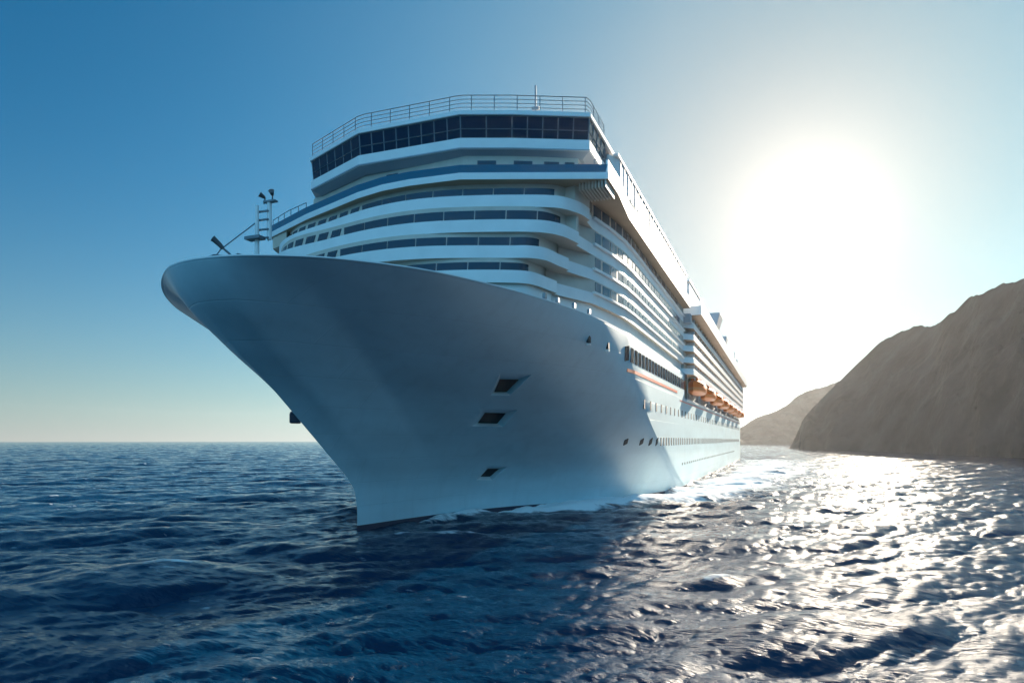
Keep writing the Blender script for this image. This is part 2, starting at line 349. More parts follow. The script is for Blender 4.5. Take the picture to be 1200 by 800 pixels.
# ------------------------------------------------------------------ hills
def build_hill(name, shore, ridge, back, label, seed, m, amp):
    """shore / ridge: matched lists of points (x, y, z) along the hill"""
    sh = np.array(catmull([p[:2] for p in shore], 30)); rd = np.array(catmull(ridge, 30))
    nu = len(sh); nv = 150; V = []
    bx, by = back
    for i in range(nu):
        for j in range(nv + 30):
            if j <= nv:
                v = j / nv
                x = sh[i, 0] + (rd[i, 0] - sh[i, 0]) * v; y = sh[i, 1] + (rd[i, 1] - sh[i, 1]) * v
                z = rd[i, 2] * (v ** .82) * (1 + .0 * v) - 2 * (1 - v)
                e = math.sin(math.pi * min(v, 1)) ** .7
            else:
                v = (j - nv) / 30
                x = rd[i, 0] + bx * v; y = rd[i, 1] + by * v; z = rd[i, 2] * (1 - v * v) - 3 * v; e = .3
            q = Vector((x * .016, y * .016, seed + z * .03)); g = abs(noise.fractal(q, 1.0, 2.1, 7))
            g2 = noise.fractal(Vector((x * .05, y * .05, z * .03 + seed)), 1.0, 2.1, 5)
            z += e * (-amp * g + amp * .30 * g2) * min(1, z / 12 if z > 0 else 0) + (amp * .045 * g2 if j > 0 else 0)
            x += e * g2 * amp * .3; y += e * g2 * amp * .2
            g3 = noise.fractal(Vector((x * .11, y * .11, z * .13 + seed)), 1.0, 2.2, 5)
            z += g3 * 1.6 * min(1, max(z, 0) / 8); x += g3 * 1.2
            V.append((x, y, z))
    W = nv + 30; F = [(i * W + j, (i + 1) * W + j, (i + 1) * W + j + 1, i * W + j + 1) for i in range(nu - 1) for j in range(W - 1)]
    b = MB(); b.add(V, F); o = b.build(name, m, smooth=60)
    tag(o, label, 'hill', kind='structure')
    return o
def pix(x, y, depth):
    """a point of the coast, from its bearing and distance"""
    th = R(YAW); u = (x - 600) / 800
    return (CAM[0] + depth * (u * math.cos(th) - math.sin(th)), CAM[1] + depth * (u * math.sin(th) + math.cos(th)), CAM[2] + (515 - y) / 800 * depth)
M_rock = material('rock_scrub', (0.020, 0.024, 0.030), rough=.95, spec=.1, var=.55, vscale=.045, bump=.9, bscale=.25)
bear = [(918, 528, 527), (927, 521, 526), (935, 505, 526), (945, 486, 527), (960, 470, 527), (975, 455, 527.5), (1000, 431, 528), (1030, 403, 529), (1055, 389, 530), (1075, 382, 531), (1094, 382, 532), (1110, 370, 533), (1122, 362, 533.5), (1135, 349, 534), (1150, 344, 535), (1175, 333, 536), (1200, 326, 537.5), (1240, 315, 540), (1300, 300, 545), (1400, 330, 550), (1500, 420, 556)]
shore = []; ridge = []
for x, yt, yb in bear:
    dep = 6400 / (yb - 515); shore.append(pix(x, yb, dep)); k = 1.04 + .26 * min(1, (x - 918) / 150); ridge.append(pix(x, yt, dep * k))
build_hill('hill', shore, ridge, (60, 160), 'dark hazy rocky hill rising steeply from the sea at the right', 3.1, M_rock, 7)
bear = [(800, 524, 524.0), (840, 515, 523.6), (870, 500, 523.5), (885, 490, 523.4), (905, 483, 523.3), (920, 476, 523.2), (935, 464, 523.1), (950, 457, 523), (962, 454, 523), (975, 450, 523), (1000, 440, 523), (1050, 420, 523), (1120, 410, 523)]
shore = []; ridge = []
for x, yt, yb in bear:
    dep = 6400 / (yb - 515) * 1.45; yb = 515 + 6400 / dep; shore.append(pix(x, yb, dep)); ridge.append(pix(x, yt, dep * 1.12))
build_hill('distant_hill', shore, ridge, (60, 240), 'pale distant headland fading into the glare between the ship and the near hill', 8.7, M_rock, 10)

# ------------------------------------------------------------------ air
hz = MB().box((0, 0, 84), (6600, 6600, 176)).build('haze', [])
m = bpy.data.materials.new('haze_air'); m.use_nodes = True; t = m.node_tree; t.nodes.remove(t.nodes['Principled BSDF'])
pv = t.nodes.new('ShaderNodeVolumePrincipled'); pv.inputs['Density'].default_value = 0.32e-4; pv.inputs['Anisotropy'].default_value = .78
pv.inputs['Color'].default_value = (.90, .93, .96, 1)
t.links.new(pv.outputs[0], t.nodes['Material Output'].inputs['Volume']); hz.data.materials.append(m)
hz.location = (0, 0, 0); tag(hz, 'pale sunlit haze in the air over the sea', 'haze', kind='stuff')

# ------------------------------------------------------------------ cruise ship: hull
ship = bpy.data.objects.new('cruise_ship', None); C.objects.link(ship); ship.location = (0, 40, 0)
tag(ship, 'huge white cruise ship seen from its bow, with a dark windowed bridge and orange stripe', 'cruise ship')
ORG = Vector((0, 40, 0))
def P(o):      # parent without moving
    o.parent = ship; o.location = o.location - ORG if o.parent is ship else o.location; return o
RIM_Z = 19.0
RN = [(0, -.1), (1.6, -.35), (4.2, -.1), (7.6, 1.3), (10.0, 3.1), (13.3, 7.2), (16.2, 14.2), (17.9, 20.5), (19.3, 28.5), (20, 39)]
RF = [(0, -.1), (-1.3, .4), (-3.2, 1.6), (-6.6, 4.4), (-10.2, 8.2), (-13.8, 13.2), (-16.8, 19.8), (-18.6, 26), (-19.6, 32), (-20, 39)]
WF = [(-a, b) for a, b in WLN]
ZS = [0, 1.9, 3.6, 4.8, 7.4, 11.3, 14.2, 16.4, 17.5, 18.4, 19.0]
FS = [0, 0, .02, .08, .26, .53, .75, .90, .955, .985, 1.0]
def flare(tau, z):
    zn = min(max(z / RIM_Z, 0), 1)
    fn = float(np.interp(z, ZS, FS)); fm = 1 - (1 - zn) ** 1.7
    if tau > .06: fn = min(fn, float(np.interp(z, [0, 3.6, 4.8, 7.4, 11.3, 14.2, 16.4, 19.0], [0, .02, .06, .19, .42, .63, .80, 1.0])) * min(1, (tau - .06) / .1) + fn * max(0, 1 - (tau - .06) / .1))
    k = tau ** 2.6; return fn * (1 - k) + fm * k
def smooth_path(pts): return Path(catmull(pts, 12))
near_r, near_w, far_r, far_w = smooth_path(RN), smooth_path(WLN), smooth_path(RF), smooth_path(WF)
def hull_pt(side, tau, z):
    pr, pw = (near_r, near_w) if side > 0 else (far_r, far_w)
    r = pr.at(tau * pr.len); wv = pw.at(tau * pw.len); f = flare(tau, z)
    return (wv[0] + (r[0] - wv[0]) * f, wv[1] + (r[1] - wv[1]) * f, z)
zs = [-3.0, 0.0] + list(np.linspace(.5, 18.2, 38)) + [18.6, 18.85, 19.0]
taus = np.concatenate([np.linspace(0, .25, 26)[:-1], np.linspace(.25, 1, 42)])
STEP = 85.0; LOWZ = 14.6; END = 262.0
def column(side, tau): return [hull_pt(side, tau, max(z, 0))[:2] + (z,) for z in zs]
cols = [column(-1, t) for t in reversed(taus[1:])] + [column(1, t) for t in taus]
# straight side out to the recess
def straight(side, k):
    out = []
    for z in zs:
        y0 = hull_pt(side, 1, max(z, 0))[1]; out.append((20 * side, y0 + (STEP + 2 - y0) * k, z))
    return out
ks = [.15, .35, .6, .8, 1.0]
cols = [straight(-1, k) for k in reversed(ks)] + cols + [straight(1, k) for k in ks]
H = MB(); nz = len(zs)
vs = [p for c in cols for p in c]
fs = [(i * nz + j, (i + 1) * nz + j, (i + 1) * nz + j + 1, i * nz + j + 1) for i in range(len(cols) - 1) for j in range(nz - 1)]
nb = len(cols)
fs.append(tuple(i * nz + nz - 1 for i in range(nb))); fs.append(tuple(i * nz for i in reversed(range(nb))))
fs.append(tuple(list(range(nz)) [::-1] + [(nb - 1) * nz + j for j in range(nz)]))
H.add(vs, fs)
hull = H.build('hull', M_hull, smooth=35)
def near_b(s, z):
    """x of the near hull side at distance s and height z"""
    lo, hi = 0.0, 1.0
    for _ in range(40):
        mid = (lo + hi) / 2
        if hull_pt(1, mid, z)[1] < s: lo = mid
        else: hi = mid
    return 20.0 if lo > .9999 else hull_pt(1, lo, z)[0]
def near_n(s, z):
    e = .15; d = (near_b(s + e, z) - near_b(s - e, z)) / (2 * e); dz = (near_b(s, z + e) - near_b(s, z - e)) / (2 * e)
    return Vector((1, -d, -dz)).normalized()
# pockets cut into the flare: mooring openings and the lower one
def pocket(corners, depth, k=.62, inward=(-.45, .62, -.04)):
    """corners: four (s, z) on the hull skin, anticlockwise seen from outside; the funnel narrows inward"""
    out = [Vector((near_b(a, z), a, z)) for a, z in corners]
    c = sum(out, Vector()) / 4; d = Vector(inward)
    inn = [c + (p - c) * k + d * depth + Vector((0, 0, .12)) for p in out]
    outer = [p + (p - i) * (.3 / depth) for p, i in zip(out, inn)]
    return outer, inn
pk = [pocket([(25.06, 12.03), (26.75, 12.11), (25.6, 13.82), (22.77, 13.7)], 1.7),
      pocket([(27.6, 9.31), (30.9, 9.27), (29.7, 10.89), (26.45, 10.87)], 1.7),
      pocket([(34.9, 3.69), (37.0, 3.59), (37.6, 5.0), (35.2, 5.07)], 1.2)]
cut = MB()
for outer, inn in pk:
    cut.add(outer + inn, [(0, 1, 2, 3), (7, 6, 5, 4), (1, 5, 6, 2), (2, 6, 7, 3), (3, 7, 4, 0)], 0).add(outer + inn, [(0, 4, 5, 1)], 1)
co = cut.build('cutter', [M_hull, M_white])
bm = bmesh.new(); bm.from_mesh(co.data); bmesh.ops.remove_doubles(bm, verts=bm.verts, dist=1e-5); bmesh.ops.recalc_face_normals(bm, faces=bm.faces); bm.to_mesh(co.data); bm.free(); hull.data.materials.append(M_white)
bo = hull.modifiers.new('cut', 'BOOLEAN'); bo.operation = 'DIFFERENCE'; bo.object = co; bo.solver = 'EXACT'
dg = bpy.context.evaluated_depsgraph_get(); me2 = bpy.data.meshes.new_from_object(hull.evaluated_get(dg))
hull.modifiers.clear(); hull.data = me2; bpy.data.objects.remove(co)
me2.polygons.foreach_set('use_smooth', [True] * len(me2.polygons)); me2.set_sharp_from_angle(angle=R(35))
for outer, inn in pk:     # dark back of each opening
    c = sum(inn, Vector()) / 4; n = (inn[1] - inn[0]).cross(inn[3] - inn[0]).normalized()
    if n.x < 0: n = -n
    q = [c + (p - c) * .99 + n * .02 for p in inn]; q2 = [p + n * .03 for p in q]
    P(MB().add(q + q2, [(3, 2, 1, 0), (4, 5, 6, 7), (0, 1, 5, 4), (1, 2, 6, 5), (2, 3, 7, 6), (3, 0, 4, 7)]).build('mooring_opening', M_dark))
P(hull)
# lower hull aft of the step, in one piece with a cut-out deck for the boats
poly = [(20, STEP + 1.9), (20, END - 10), (19, END), (-19, END), (-20, END - 10), (-20, STEP + 1.9)]
aft = MB().prism(poly, -3, LOWZ); P(aft.build('aft_hull', M_hull))
# inner bulwark + cap
rim = [hull_pt(-1, t, RIM_Z)[:2] for t in reversed(taus[1:])] + [hull_pt(1, t, RIM_Z)[:2] for t in taus]
P(MB().wall(offset(rim, .02), RIM_Z + .003, RIM_Z + .08, .3).build('bulwark_rail', M_white, smooth=30))
# dark waterline stripe, 3 cm proud of the plating
wlp = [hull_pt(-1, t, 0.3)[:2] for t in reversed(taus[1:])] + [hull_pt(1, t, .3)[:2] for t in taus] + [(20, 120), (20, 190), (20, END - 10.5)]
P(MB().wall(offset(wlp, -.05), -1.0, .42, .3).build('boot_stripe', M_boot, smooth=30))
def strip(name, s0, s1, z0, z1, m, proud=.05, n=40, slope=0.0):
    path = []
    b = MB(); vs = []; fs = []
    for i in range(n + 1):
        s = s0 + (s1 - s0) * i / n; x = near_b(s, (z0 + z1) / 2)
        vs += [(x + proud, s, z0), (x + proud, s, z1), (x - .1, s, z1), (x - .1, s, z0)]
    for i in range(n):
        a = i * 4; e = a + 4
        for k in range(4): fs.append((a + k, e + k, e + (k + 1) % 4, a + (k + 1) % 4))
    fs += [(0, 1, 2, 3), tuple(n * 4 + k for k in (3, 2, 1, 0))]
    return P(b.add(vs, fs).build(name, m))
strip('orange_stripe', 39.3, 75, 15.15, 15.5, M_red)
strip('orange_line', 78, 250, 14.12, 14.26, M_red, n=60)
strip('hull_ledge', 86, 250, 14.6, 14.85, M_white, proud=.25, n=60)
# portholes
def pane_mesh(name, w, h, m, rnd=.45, proud=.05):
    k = 5; pts = []
    r = min(w, h) / 2 * rnd
    for cx, cz, a0 in ((w / 2 - r, h / 2 - r, 0), (-w / 2 + r, h / 2 - r, 90), (-w / 2 + r, -h / 2 + r, 180), (w / 2 - r, -h / 2 + r, 270)):
        for i in range(k): a = R(a0 + 90 * i / (k - 1)); pts.append((cx + r * math.cos(a), cz + r * math.sin(a)))
    n = len(pts); vs = [(proud, p[0], p[1]) for p in pts] + [(-.06, p[0], p[1]) for p in pts]
    fr = [(proud + .05, p[0] * 1.0, p[1]) for p in pts]
    b = MB(); b.add(vs, [tuple(range(n)), tuple(reversed(range(n, 2 * n)))] + [(i, n + i, n + (i + 1) % n, (i + 1) % n) for i in range(n)])
    o = b.build(name, m); return o
def place_on_hull(src, s, z, first, parent=None):
    o = src if first else src.copy()
    if not first: C.objects.link(o)
    nn = near_n(s, z); dz = (near_b(s, z + .2) - near_b(s, z - .2)) / .4; bs = (near_b(s + .2, z) - near_b(s - .2, z)) / .4
    k = -dz / (.39 + bs); up = Vector((-.39 * k, k, 1)).normalized(); sd_ = up.cross(nn).normalized(); up = nn.cross(sd_)
    o.matrix_basis = Matrix.Translation((near_b(s, z), s, z)) @ Matrix((nn, sd_, up)).transposed().to_4x4()
    P(o); return o
ph = pane_mesh('porthole', .62, 1.1, M_dark, .35); first = True
rest = []
for z, sz, ss in ((12.15, 1.0, [47.8 + 4.1 * i for i in range(49)]), (7.75, .95, [49.4] + [52.7 + 2.35 * i for i in range(82)])):
    for i, s in enumerate(ss):
        if i < 48: place_on_hull(ph, s, z, first); first = False
        else: rest.append((s, z))
for i in range(44): rest.append((81 + 3.1 * i, 4.1))
b = MB()
for s, z in rest: b.box((20.0, s, z), (.1, .6, .9 if z > 5 else .35))
tag(P(b.build('porthole_row', M_dark)), kind='stuff')
tw = pane_mesh('hull_window', 1.45, 1.55, M_glass, .15); 
for i in range(22): place_on_hull(tw, 38.6 + 2.15 * i, 17.0, i == 0)
for i, (s, z, w_) in enumerate(((28.3, 17.1, .5), (32.4, 17.0, .35))):
    x = near_b(s, z); P(MB().box((x, s, z), (.3, w_, .6)).build('fairlead', M_dark)); P(MB().box((x, s, z - .45), (.34, w_, .16)).build('fairlead_lip', M_white))
for s in (19.6, 21.6, 24.4, 27.5):
    x = near_b(s, 18.9); P(MB().box((x - .35, s, 19.45), (.25, .55, .45)).build('mooring_cleat', M_steel, bevel=.06))
# anchor peeking out on the far side of the bow
ap = Vector(hull_pt(-1, .035, 9.8))
P(MB().box((ap.x - .42, ap.y - .12, ap.z - .1), (.8, 1.3, .8), rz=R(35)).tube([ap + Vector((.3, .2, .9)), ap + Vector((-.7, -.3, .2))], .22, 8).build('anchor', M_boot, bevel=.12))
# foredeck inside the bulwark
P(MB().prism(offset(rim, .36), RIM_Z - .02, RIM_Z + .03).build('foredeck', M_deck))

# ------------------------------------------------------------------ bow gear
def rail(name, pts, h, lines=2, r=.035, post=1.6, parent=None, m=None):
    p = Path(pts); b = MB(); n = max(2, int(p.len / .8))
    for k in range(lines): b.tube([(q[0], q[1], q[2] + h * (k + 1) / lines) for q in p.cut(0, p.len, n)], r if k == lines - 1 else r * .7, 5)
    c = max(1, round(p.len / post))
    for i in range(c + 1): q = p.at(p.len * i / c); b.tube([q, (q[0], q[1], q[2] + h)], r, 5)
    o = b.build(name, m or M_rail)
    if parent: o.parent = parent; o.location = -parent.location * 0
    else: P(o)
    return o
mast_o = part_empty('foremast', None, (0, 6.7, RIM_Z)); P(mast_o)
def sub(o, par):
    """parent o, built in world coordinates, to a part of the ship"""
    o.parent = par; o.location = o.location - (par.location + ORG if par.parent is ship else par.location); return o
sub(MB().tube([(0, 6.7, RIM_Z - .5), (0, 6.7, 22.4), (0, 6.7, 24.7)], .19, 10, r2=.12).build('mast_pole', M_white, smooth=40), mast_o)
sub(MB().tube([(.75, 7.1, 22.3), (.75, 7.1, 25.1)], .17, 8).build('ladder_post', M_white, smooth=40), mast_o)
cr = MB()
for z in (22.4, 23.0, 23.7, 24.3): cr.box((.38, 6.9, z), (.9, .16, .10))
cr.tube([(.06, 6.75, 22.2), (.06, 6.75, 24.5)], .04, 5).tube([(.7, 7.05, 22.2), (.7, 7.05, 24.5)], .04, 5); sub(cr.build('mast_ladder', M_rail), mast_o)
sub(MB().box((-.1, 6.6, 22.35), (1.3, .7, .22)).build('mast_platform', M_rail), mast_o); sub(MB().box((.85, 7.1, 25.0), (1.0, .4, .12)).build('lamp_bracket', M_rail), mast_o)
for dx, dz, an in ((.25, 25.35, -40), (1.0, 25.45, 25)):
    c = Vector((dx + .1, 7.0, dz)); d = Vector((math.sin(R(an)) * .4, -.35, .22)); 
    f = MB().tube([c - d * .2, c, c + d * .5, c + d * .7], .08, 10, r2=.21); f.tube([c - d * .2, (dx + .1, 7.0, dz - .5)], .05, 5); sub(f.build('floodlight', M_black, smooth=40), mast_o)
sub(MB().tube([(-.1, 6.6, 23.4), (-.9, 4.2, 21.0), (-1.2, 2.9, RIM_Z)], .05, 5).build('stay_cable', M_steel), mast_o)
sl_ = part_empty('searchlight', None, (.6, 3.4, RIM_Z)); P(sl_)
sub(MB().tube([(.8, 3.9, RIM_Z), (.8, 3.7, 19.9), (.55, 3.5, 20.4), (.1, 3.1, 20.9)], .09, 8, r2=.07).build('lamp_arm', M_rail, smooth=50), sl_)
sub(MB().tube([(.25, 3.25, 20.7), (.1, 3.1, 20.95), (-.15, 2.88, 21.25), (-.22, 2.8, 21.32)], .13, 12, r2=.22).build('lamp_head', M_black, smooth=40), sl_)
P(MB().tube([(-.4, 1.6, RIM_Z), (-.3, 2.0, 19.7), (-.1, 2.8, 20.2), (.2, 3.3, 20.25), (.8, 4.0, RIM_Z)], .06, 6).tube([(-.15, 2.5, RIM_Z), (-.15, 2.5, 20.05)], .05, 5).build('bow_hoop', M_rail, smooth=50))
rail('bow_railing', [(-.2, 5.0, RIM_Z + .1), (.5, 8.0, RIM_Z + .1), (.5, 12.0, RIM_Z + .1)], 1.75, 1, .05, 1.3)
rail('bow_railing', [(1.0, 8.6, RIM_Z + .1), (3.0, 9.2, RIM_Z + .1)], 1.3, 3, .04, .6)

# ------------------------------------------------------------------ forward superstructure: four curved tiers
T = [dict(z=21.6, front=[(16.9, 24), (16.6, 22.5), (15.9, 19.9), (14.6, 18.9), (10.8, 17.4), (7, 16.7), (2.5, 16.7), (-3, 17.6), (-8, 19.6), (-13, 24), (-17, 32)]),
     dict(z=23.8, front=[(17.6, 25.2), (17.2, 23.5), (16.7, 21.3), (15.7, 20.2), (14.4, 19.7), (7.7, 17.3), (3, 16.9), (-3, 17.9), (-9, 20.2), (-14, 24), (-18, 33)]),
     dict(z=26.1, front=[(18.4, 25.6), (18.1, 24.2), (17.7, 22.9), (16.7, 21.5), (14.2, 20.2), (7.4, 18.2), (2.6, 18.1), (-3.7, 19.4), (-9.9, 21.1), (-14.5, 25), (-18.5, 34)]),
     dict(z=28.5, front=[(19, 27), (18.8, 25.5), (18.4, 24.4), (17.4, 22.9), (13.8, 21.2), (6.9, 19.3), (1.7, 19.5), (-5.3, 21.7), (-12.1, 24.3), (-16, 28), (-19, 36)])]
SIDE = 19.3
BAND = 1.02
def tier_outline(fr):
    c = catmull(fr, 7)          # right corner, round the front, to the left
    # travel so that outward is on the right: clockwise seen from above -> reverse
    return c
def inset(p): return .95 if p[1] < 27.0 and p[0] < 18.3 else (.02 if p[0] > 0 else .3)
def ring(fr, d=None):
    c = catmull(fr, 7)
    c = list(reversed(c))       # left -> front -> right: outward is on the right of travel
    c = [(-SIDE, 84), (-SIDE, 44)] + c + [(c[-1][0] - .35, c[-1][1] + .35), (18.6, 29.5), (19.25, 33.5), (19.7, 38), (19.8, 42), (19.8, 60), (19.8, 84)]
    if d: c = offset(c, d)
    return c
zt = [t['z'] for t in T] + [30.95]
def window_strip(b, path, t0, t1, z0, z1, lean=0.0, proud=.04, n=4):
    lo = [path.at(t0 + (t1 - t0) * i / n) for i in range(n + 1)]; hi = [path.at(t0 + lean + (t1 - t0) * i / n) for i in range(n + 1)]
    nl, nh = normals(lo), normals(hi); vs = []
    for p, q in zip(lo, nl): vs += [(p[0] + q[0] * proud, p[1] + q[1] * proud, z0), (p[0] - q[0] * .05, p[1] - q[1] * .05, z0)]
    o = 2 * (n + 1)
    for p, q in zip(hi, nh): vs += [(p[0] + q[0] * proud, p[1] + q[1] * proud, z1), (p[0] - q[0] * .05, p[1] - q[1] * .05, z1)]
    fs = []
    for i in range(n):
        a = 2 * i; fs += [(a, a + 2, o + a + 2, o + a), (a + 3, a + 1, o + a + 1, o + a + 3), (a, a + 1, a + 3, a + 2), (o + a, o + a + 2, o + a + 3, o + a + 1)]
    fs += [(0, o, o + 1, 1), (2 * n, 2 * n + 1, o + 2 * n + 1, o + 2 * n)]
    b.add(vs, fs); return b
for k, t in enumerate(T):
    z = t['z']; znext = zt[k + 1] - BAND
    rg = ring(t['front'])
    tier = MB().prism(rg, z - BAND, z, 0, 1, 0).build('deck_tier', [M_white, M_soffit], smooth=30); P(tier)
    # white lip under the band on the ship's side
    lip = [p for p in rg if p[1] >= 26 and p[0] > 0]
    # recessed wall above this band, below the next one (or below the wing deck)
    zw = znext if k < 3 else 30.0
    base = ring(t['front'], inset)
    nxt = ring(T[k + 1]['front'], inset) if k < 3 else base
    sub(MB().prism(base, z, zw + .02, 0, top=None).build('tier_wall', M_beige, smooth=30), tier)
    if k == 0: sub(MB().prism(ring(t['front'], .4), RIM_Z - .6, z - BAND, 0).build('tier_base', M_white, smooth=30), tier)
    pth = Path(base)
    tR = pth.nearest((19.3, 34.5)); ff = pth.nearest((18.1, 28.3))
    fidx = [pth.nearest(p) for p in ((-16, 26), (-1.5, 19), (16.3, 23))]
    # front windows: slanted panes on the left, long panes on the right
    q = fidx[0]
    while q < fidx[1] - 1.3:
        sub(window_strip(MB(), pth, q, q + 1.25, z + .1, zw - (.34 if k < 3 else .62), lean=.42).build('front_window', M_glass), tier); q += 1.75
    q += .25
    lim = next(a for a, p in zip(pth.a, ring(t['front'])) if p[0] > 12 and (inset(p) < .1 or p[1] > t['front'][1][1] + .3) and a > fidx[1]) - .5
    while q < lim - 2.55:
        sub(window_strip(MB(), pth, q, q + 2.55, z + .08, zw - (.34 if k < 3 else .62), lean=.05, n=8).build('front_window', M_glass), tier); q += 2.63
    # cabin windows on the side
    q = ff + .6; cnt = 0
    while q < pth.len - 2.2 and cnt < 25:
        wv = 1.75 if cnt % 3 else 1.3
        sub(window_strip(MB(), pth, q, q + wv, z + .22, zw - .12, n=2).build('cabin_window', M_cglass), tier); q += wv + (.28 if cnt % 2 else .5); cnt += 1
    # thin ledge along the side at the foot of the windows
    sp = [p for p in rg if p[0] > 18.2 and p[1] > 27.5]
    sub(MB().wall(offset(sp, -.26), z - .12, z + .10, .5).build('side_ledge', M_white, smooth=30), tier)

# ------------------------------------------------------------------ wing deck under the bridge
wing_pts = [(-19.5, 31.5), (-16.2, 26.9), (-9, 23.5), (-.8, 20.3), (2.3, 19.5), (5.1, 19.3), (9.8, 19.6), (13.8, 21.1), (19.8, 23.4), (21.4, 24.0)]
wr = [(-19.5, 84), (-19.5, 36)] + wing_pts + [(21.4, 28), (20.9, 35), (20.9, 60), (20.9, 84)]
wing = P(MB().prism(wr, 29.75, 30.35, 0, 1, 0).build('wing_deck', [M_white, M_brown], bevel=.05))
# chamfered underside, tapering in to the tier wall
front_w = [p for p in wr if p[1] < 33]
tap = ring(T[3]['front'], .5)
sub(MB().wall(offset(front_w, .06), 30.35, 30.98, .14, lean=.08).build('blue_parapet', M_blue), wing)
sub(MB().wall([(21.4, 23.96), (21.4, 27.5)], 30.352, 31.35, .2).build('wing_end_panel', M_white), wing)
rb = MB()
for i in range(9): rb.box((18.9 + .28 * i, 25.6, 29.45), (.10, 3.2, .6))
sub(rb.build('wing_rib', M_beige), wing)
sub(MB().prism([(-19, 34), (-16.1, 27.0), (-13.2, 25.7), (-15, 31)], 28.5, 29.75).build('wing_bracket', M_soffit), wing)
rail('wing_railing', [(-16.4, 27.4, 31.2), (-13.0, 25.6, 31.2), (-9.5, 24.2, 31.2)], .55, 1, .04, 1.6)
rail('wing_railing', [(20.2, 24.0, 31.2), (21.3, 24.3, 31.2), (21.3, 27.4, 31.2)], .35, 1, .04, 1.2)
# wall behind the parapet with small dark openings
bw = [(-19, 84), (-19, 40), (-9.0, 24.7), (-.5, 21.15), (9.7, 20.75), (13.6, 22.3), (18.6, 24.7), (18.8, 30), (18.8, 84)]
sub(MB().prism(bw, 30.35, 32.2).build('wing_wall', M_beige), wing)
bp = Path(bw)
t0 = bp.nearest((-9, 24.7))
for a, wv in ((11.5, 1.2), (20.5, 1.6), (23.6, 1.6), (26.2, 1.3), (28, 1.3)):
    sub(window_strip(MB(), bp, t0 + a, t0 + a + wv, 31.4, 31.78, n=2).build('wing_window', M_glass), wing)

# ------------------------------------------------------------------ bridge
br = [(-19.5, 46), (-8.2, 23.3), (-.4, 19.9), (9.6, 20.0), (13.7, 21.6), (19.7, 24.4), (19.7, 30), (19.7, 84), (-19.5, 84)]
def scaled(pts, d): return offset(pts, d)
brf = br[:8]
bridge = part_empty('bridge', None, (5, 30, 32)); P(bridge)
full = lambda path: list(path) + [(-19.5, 84)]
und = offset(brf, .95)
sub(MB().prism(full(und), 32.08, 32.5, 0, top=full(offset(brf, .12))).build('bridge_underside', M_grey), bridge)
sub(MB().prism(full(brf), 32.5, 33.45, 0).build('bridge_fascia', M_white, bevel=.04), bridge)
sub(MB().wall(offset(brf[1:7], -.05), 32.52, 32.62, .3).build('fascia_groove', M_grey), bridge)
sub(MB().prism(full(offset(brf, .35)), 33.45, 35.35, 0, top=full(offset(brf, .2))).build('bridge_core', M_boot), bridge)
sub(MB().prism(full(offset(brf, -.12)), 35.35, 35.75, 0).build('bridge_roof', M_white, bevel=.06), bridge)
Pl, Ph = Path(offset(brf, .26)), Path(offset(brf, .12))
def facet(i0, i1, n):
    lo = offset(brf, .26); hi = offset(brf, .1)
    a0, a1 = Vector((*lo[i0], 33.5)), Vector((*lo[i1], 33.5)); b0, b1 = Vector((*hi[i0], 35.33)), Vector((*hi[i1], 35.33))
    nrm = (a1 - a0).cross(b0 - a0).normalized()
    mid = .42
    fr = MB()
    for i in range(n):
        for v0, v1 in ((0.02, mid - .02), (mid + .02, .98)):
            q = []
            for (u, v) in ((i + .03, v0), (i + .97, v0), (i + .97, v1), (i + .03, v1)):
                u /= n; q.append(a0.lerp(a1, u).lerp(b0.lerp(b1, u), v))
            vs = [p + nrm * .02 for p in q] + [p - nrm * .05 for p in q]
            sub(MB().add(vs, [(0, 1, 2, 3), (7, 6, 5, 4), (0, 4, 5, 1), (1, 5, 6, 2), (2, 6, 7, 3), (3, 7, 4, 0)]).build('bridge_window', M_bglass), bridge)
    for i in range(n + 1):
        p, q = a0.lerp(a1, i / n), b0.lerp(b1, i / n); fr.tube([p + nrm * .03, q + nrm * .03], .055, 4)
    for v in (0.0, mid, 1.0): fr.tube([a0.lerp(b0, v) + nrm * .03, a1.lerp(b1, v) + nrm * .03], .05, 4)
    sub(fr.build('window_frame', M_rail), bridge)
facet(1, 2, 6); facet(2, 3, 8); facet(3, 4, 2); facet(4, 5, 5); facet(5, 6, 4)
rp = [(p[0], p[1], 35.75) for p in offset(brf[1:7], .15)]
rail('roof_railing', rp, 1.35, 4, .04, 1.9)
# antenna on the bridge roof
an = part_empty('antenna_mast', None, (13.9, 27, 35.75)); P(an)
sub(MB().tube([(13.9, 27, 35.7), (13.9, 27, 38.2)], .14, 8, r2=.10).tube([(13.9, 27, 38.2), (13.9, 27, 40.4)], .09, 6).build('antenna_pole', M_steel), an)
sub(MB().tube([(13.9, 27, 36.4), (13.0, 27, 37.7)], .10, 5).tube([(13.9, 27, 36.2), (13.3, 27, 37.2)], .10, 5).box((13.9, 27, 37.4), (1.0, .2, .12)).box((13.9, 27, 38.3), (.7, .2, .3)).build('antenna_arm', M_steel), an)
P(MB().box((10.4, 27, 36.3), (.5, .5, 1.0)).box((11.8, 27, 36.5), (1.2, .2, .12)).box((9.6, 27, 36.2), (.2, .2, .9)).build('roof_gear', M_steel))

